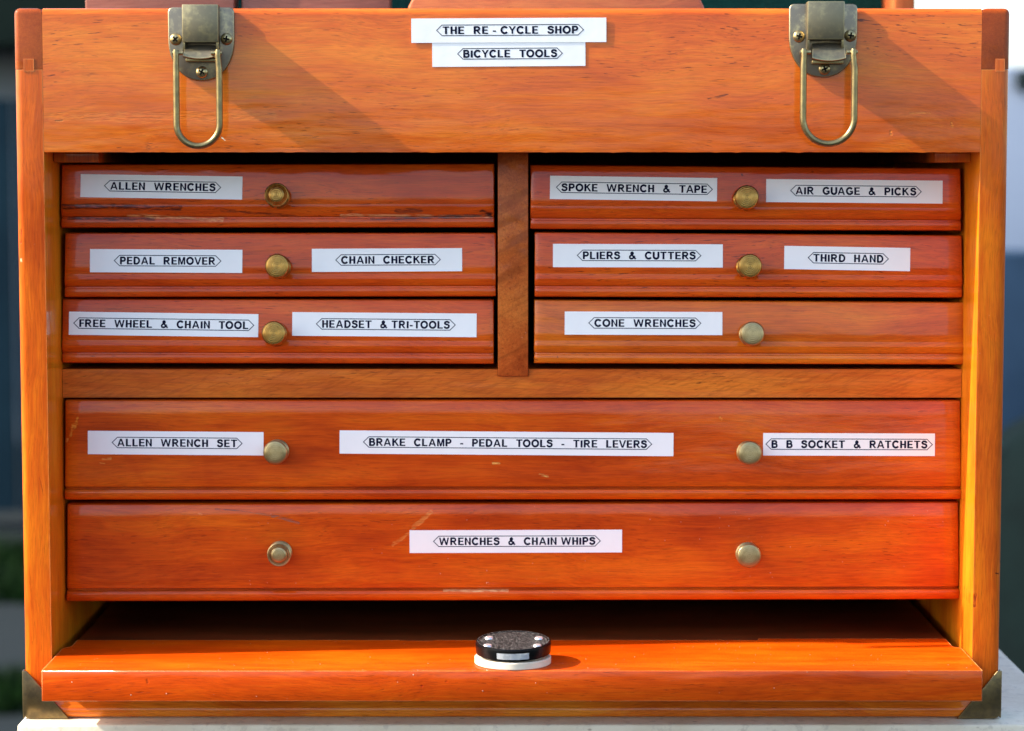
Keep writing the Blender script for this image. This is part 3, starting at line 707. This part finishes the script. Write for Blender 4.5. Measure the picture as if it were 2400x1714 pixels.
# ------------------------------------------------------------------ open lid and what stands in the till
M['felt'] = plain('green_felt', (.006, .045, .038), (.004, .03, .026), 900, .95, bump=.0004)
M['lidwood'] = wood('lid_wood', (.40, .09, .03), (.55, .15, .045), (.62, .2, .06), axis='Z', pore=.3, seed=60)
LY = .266
lid = box('lid', -HW, HW, LY + .044, LY + .050, H + .012, H + .270, .001, chest, M['lidwood'], label='open lid standing at the back, lined with dark green felt')
for s in (-1, 1):
    xa, xb = sorted((s * (HW - .0125), s * HW))
    box('lid_side', xa, xb, LY, LY + .0438, H + .0005, H + .270, .0015, lid, M['lidwood'])
box('lid_bottom_rail', -HW + .0127, HW - .0127, LY, LY + .0438, H + .0005, H + .0115, .001, lid, M['lidwood'])
box('lid_top_rail', -HW + .0127, HW - .0127, LY, LY + .0438, H + .258, H + .270, .001, lid, M['lidwood'])
box('felt_lining', -HW + .0128, HW - .0128, LY + .0412, LY + .0438, H + .012, H + .2575, 0, lid, M['felt'])
tb = wood('dusty_brown_board_wood', (.20, .055, .030), (.27, .085, .05), (.33, .12, .075), axis='X', pore=.4, seed=63, specks=.8, crough=.25)
TZ = ZP + .0081
a, b_ = at(200, 30, .15), at(548, 0, .15)
box('wooden_block', a.x, b_.x, .15, .172, TZ, H + .045, .0008, None, tb, label='dull brown wooden block standing in the till behind the latch with the golden cover', category='wooden block')
a, b_ = at(566, 30, .155), at(914, 0, .155)
box('wooden_block', a.x, b_.x, .155, .177, TZ, H + .044, .0008, None, tb, label='dull brown wooden block in the till, between the other brown block and the round-ended board', category='wooden block')
a, b_ = at(952, 14, .11), at(1655, 14, .11)
zt = H + .032; r_ = .022
poly = [(a.x, H - .004), (a.x + .001, H + .008), (a.x + .006, H + .018), (a.x + .016, zt - .003), (a.x + .03, zt), (b_.x - .03, zt), (b_.x - .016, zt - .003), (b_.x - .006, H + .018), (b_.x - .001, H + .008), (b_.x, H - .004), (b_.x, TZ), (a.x, TZ)]
hw_ = wood('reddish_board_wood', (.34, .075, .02), (.48, .12, .03), (.56, .17, .04), axis='X', pore=.4, seed=66, specks=.5)
link('wooden_board', to_mesh(prism_bm(poly, .11, .128, .0015, 3), 'wooden_board'), None, hw_, label='reddish wooden board with rounded ends standing in the till behind the shop-name sticker', category='wooden board')

# ------------------------------------------------------------------ round disc lying on the sliding panel
dc = Vector((.0004, -.0157, pz1 + .0001)); rd = .0178
disc = empty('round_disc', dc, label='small round black disc with four screws on a white base, lying on the sliding panel', category='disc')
M['white_plastic'] = plain('white_plastic', (.78, .66, .50), (.72, .60, .45), 80, .45, coat=.1)
M['silver'] = plain('bright_screw_steel', (.86, .85, .84), (.7, .7, .7), 300, .32, metal=.75)
M['silverlabel'] = plain('silver_paper', (.74, .76, .76), (.62, .65, .66), 500, .4, contrast=(.5, .6))
tn = NT('black_textured_plastic')
ch = tn.n('ShaderNodeTexChecker'); tn.l(tn.map((1500, 1500, 1)), ch.inputs[0]); ch.inputs['Scale'].default_value = 1
g1 = tn.noise(tn.map((1500, 1500, 1500)), 1, 2)
ge = tn.n('ShaderNodeNewGeometry'); sx_ = tn.n('ShaderNodeSeparateXYZ'); tn.l(ge.outputs['Normal'], sx_.inputs[0])
topm = tn.step(sx_.outputs[2], .9, .97)
tn.set(Base_Color=tn.mix(tn.math('MULTIPLY', tn.step(g1, .53, .63), topm), (.004, .004, .004), (.20, .185, .17)), Roughness=tn.mix(topm, (.25,) * 3, (.6,) * 3),
       Normal=tn.bump(tn.math('MULTIPLY', tn.math('ADD', ch.outputs['Fac'], g1), topm), .0003))
tn.b.inputs['Specular IOR Level'].default_value = .15
M['blackplastic'] = tn.m
bs = link('disc_base', to_mesh(lathe_bm([(0, 0), (rd - .0004, 0), (rd, .0004), (rd, .0030), (rd - .0004, .0034), (rd - .003, .0034), (rd - .003, .0056), (0, .0056)], 72), 'disc_base'), disc, M['white_plastic'])
tiltm = Matrix.Translation((0.0002, 0, .0050)) @ Matrix.Rotation(R(4.2), 4, 'X') @ Matrix.Rotation(R(-.5), 4, 'Y')
bk = link('disc_cap', to_mesh(lathe_bm([(0, 0), (rd - .0010, 0), (rd - .0004, .0004), (rd - .0002, .0042), (rd - .0004, .0053), (rd - .0010, .0058), (rd - .0016, .0058), (rd - .0019, .0055), (0, .0055)], 72), 'disc_cap'), disc, M['blackplastic'])
bk.matrix_local = tiltm
for (px, py) in ((1146, 1495), (1143, 1513), (1263, 1495.6), (1259.5, 1513)):
    p = on(px, py, dc + tiltm @ Vector((0, 0, .0058)), tiltm.to_3x3() @ Vector((0, 0, 1)))
    o = link('disc_screw', to_mesh(lathe_bm([(.0021, 0), (.0020, .0004), (.0017, .0008), (.0008, .0009), (0, .0007)], 24), 'disc_screw'), disc, M['silver'])
    o.matrix_local = Matrix.Translation(p - dc - tiltm.to_3x3() @ Vector((0, 0, .0004))) @ tiltm.to_3x3().to_4x4()
b = bmesh.new(); n_ = 16; a0, a1 = R(-90 - 25), R(-90 + 24)
rows = [[], []]
for k in range(n_ + 1):
    an = a0 + (a1 - a0) * k / n_
    for j, (z, rr) in enumerate(((.0012, rd - .0003), (.0041, rd - .0001))): rows[j].append(b.verts.new((math.cos(an) * (rr + .0002), math.sin(an) * (rr + .0002), z)))
for k in range(n_): b.faces.new((rows[0][k], rows[0][k+1], rows[1][k+1], rows[1][k]))
bmesh.ops.solidify(b, geom=list(b.faces), thickness=.00012)
o = link('disc_label', to_mesh(b, 'disc_label'), disc, M['silverlabel']); o.matrix_local = tiltm

# ------------------------------------------------------------------ stone table
ts = NT('pale_stone')
n1 = ts.noise(ts.map((30, 30, 30)), 1, 5, .6); n2 = ts.noise(ts.map((160, 160, 160)), 1, 4, .6); v1 = ts.voro(ts.map((75, 130, 130)), 1)
c_ = ts.mix(ts.step(n1, .35, .65), (.66, .57, .41), (.74, .66, .50)); c_ = ts.mix(ts.math('MULTIPLY', ts.step(n2, .54, .66), .5), c_, (.45, .38, .28))
c_ = ts.mix(ts.math('MULTIPLY', ts.math('SUBTRACT', 1, ts.step(v1, .05, .12)), .7), c_, (.20, .13, .08))
ts.set(Base_Color=c_, Roughness=.55, Normal=ts.bump(n2, .0005))
table = empty('stone_table', (0, .15, -.80), label='pale cream stone table under the tool chest', category='table')
o = box('table_top', -.2315, .2645, -.0125, .48, -.040, 0, .0012, table, ts.m); o.location = (0, -.15, .80)
for x in (-.20, .235):
    for y in (.03, .44):
        o = box('table_leg', x - .02, x + .02, y - .02, y + .02, -.80, -.0402, .002, table, ts.m); o.location = (0, -.15, .80)

# ------------------------------------------------------------------ out-of-focus surroundings
GZ = -.80
gm = NT('grey_paving')
n1 = gm.noise(gm.map((.6, .6, .6)), 1, 4); n2 = gm.noise(gm.map((60, 60, 60)), 1, 3)
gm.set(Base_Color=gm.mix(gm.math('ADD', gm.math('MULTIPLY', n1, .7), gm.math('MULTIPLY', n2, .3)), (.009, .013, .014), (.019, .024, .026)), Roughness=.9); gm.b.inputs['Specular IOR Level'].default_value = .08
b = bmesh.new(); bmesh.ops.create_grid(b, x_segments=4, y_segments=4, size=150)
o = link('ground', to_mesh(b, 'ground', smooth=False), None, gm.m, kind='structure'); o.location = (0, 0, GZ)

def gp(px, py): return on(px, py, Vector((0, 0, GZ)), Vector((0, 0, 1)))
grm = plain('grass_blades', (.005, .020, .003), (.003, .011, .002), 8, .6)
def grass(name, x0, x1, y0, y1, n, h):
    b = bmesh.new()
    for _ in range(n):
        x, y = random.uniform(x0, x1), random.uniform(y0, y1); a = random.uniform(0, 6.28); ww = .006; hh = h * random.uniform(.5, 1.2)
        d = Vector((math.cos(a), math.sin(a), 0)) * ww; le = Vector((random.uniform(-.4, .4), random.uniform(-.4, .4), 1)) * hh
        p = Vector((x, y, GZ))
        b.faces.new([b.verts.new(v) for v in (p - d, p + d, p + le)])
    return link(name, to_mesh(b, name, smooth=False), None, grm, kind='stuff')
g1, g2 = gp(-200, 1400), gp(60, 1330)
grass('grass', -2.2, -.8, g1.y - .1, g2.y + .25, 5200, .07)
g3, g4 = gp(-150, 1665), gp(60, 1600)
grass('grass', -1.5, -.72, g3.y - .05, g4.y, 2600, .05)

def pt(px, py, Y): return at(px, py, Y)
fm = plain('slate_blue_paint', (.009, .026, .038), (.007, .020, .030), 3, .6)
fl = pt(-700, 232, 5.9); fr = pt(900, 232, 5.9)
fence = empty('slate_fence', (fl.x, 5.9, GZ), label='dark slate blue boarded fence, out of focus, with grass at its foot', category='fence')
b = bmesh.new(); x = fl.x
while x < fr.x:
    box_bm(x + .004, min(x + .145, fr.x), 5.9, 5.925, GZ + .06, fl.z, bm=b); x += .15
o = link('fence_boards', to_mesh(b, 'fence_boards', smooth=False), fence, fm, kind='stuff'); o.location = -fence.location
for x in (fl.x + .1, (fl.x + fr.x) / 2, fr.x - .1):
    o = box('fence_post', x - .05, x + .05, 5.926, 6.0, GZ, fl.z + .02, .005, fence, fm); o.location = -fence.location
shed = empty('garden_shed', (-1.8, 8.5, GZ), label='pale grey shed with a dark overhanging roof, blurred behind the slate fence', category='shed')
a = pt(-900, 110, 8.2); c2 = pt(1000, 110, 8.2)
o = box('shed_wall', a.x, c2.x, 8.2, 10.2, GZ, a.z + .05, 0, shed, plain('pale_grey_wall', (.26, .29, .32), (.24, .27, .30), 2, .7)); o.location = -shed.location
o = link('shed_roof', to_mesh(prism_bm([(7.6, a.z - .02), (7.6, a.z + .20), (9.2, a.z + 1.1), (10.8, a.z + .2), (10.8, a.z - .02)], a.x - .3, c2.x + .2, axis='X'), 'shed_roof', smooth=False), shed, plain('dark_green_roofing', (.010, .018, .014), (.007, .013, .01), 4, .8)); o.location = -shed.location
wl = pt(1500, 590, 6.1); wr = pt(3300, 590, 6.1)
box('low_wall', wl.x, wr.x, 6.1, 6.3, GZ, wl.z, .01, None, plain('blue_slate_render', (.028, .055, .095), (.023, .046, .08), 3, .7), label='low slate blue wall, out of focus behind the table', category='wall')
hs = empty('pale_house', (2.2, 9, GZ), label='pale blue-white house wall with a dark window, blurred behind the low blue wall', category='house')
a = pt(1500, 152, 8.6); c2 = pt(3300, 152, 8.6)
o = box('house_wall', a.x, c2.x, 8.6, 11, GZ, a.z, .02, hs, plain('pale_blue_render', (.33, .38, .47), (.30, .35, .44), 2, .7)); o.location = -hs.location
a2 = pt(2384, 150, 8.55); c3 = pt(2470, 207, 8.55)
o = box('window', a2.x, c3.x, 8.55, 8.598, c3.z, a2.z - .02, .005, hs, plain('dark_glass', (.02, .03, .03), rough=.1)); o.location = -hs.location
# dark green sack on the ground behind the table
sk = pt(2342, 1480, 2.2); st_ = pt(2405, 985, 2.2)
cxs = sk.x + .30
prof = [(0, 0), (.22, 0), (.30, .06), (.325, .25), (.31, .5), (.305, .70), (.295, .85), (.27, .95), (.235, 1.02), (.16, 1.09), (.06, 1.13), (0, 1.13)]
sc_ = (st_.z + .02 - GZ) / 1.13 
b = lathe_bm([(r, h * sc_) for r, h in prof], 40)
for v in b.verts: 
    a = math.atan2(v.co.y, v.co.x); k = 1 + .03 * math.sin(5 * a + v.co.z * 4) + .02 * math.sin(9 * a - v.co.z * 7); v.co.x *= k; v.co.y *= k
sack = empty('green_sack', (cxs, 2.5, GZ), label='tall dark green sack with a teal strap, out of focus beside the table', category='sack')
link('sack_body', to_mesh(b, 'sack_body'), sack, plain('dark_green_cloth', (.002, .0060, .0062), (.0015, .0045, .0048), 14, .85))
tp = pt(2374, 1128, 2.2)
o = link('strap', to_mesh(tube_bm([(tp.x + .0, 2.46, tp.z - .035), (tp.x + .006, 2.44, tp.z), (tp.x + .02, 2.43, tp.z + .03)], .007, 10), 'strap'), sack, plain('teal_strap', (.03, .40, .36), rough=.6)); o.location = -sack.location
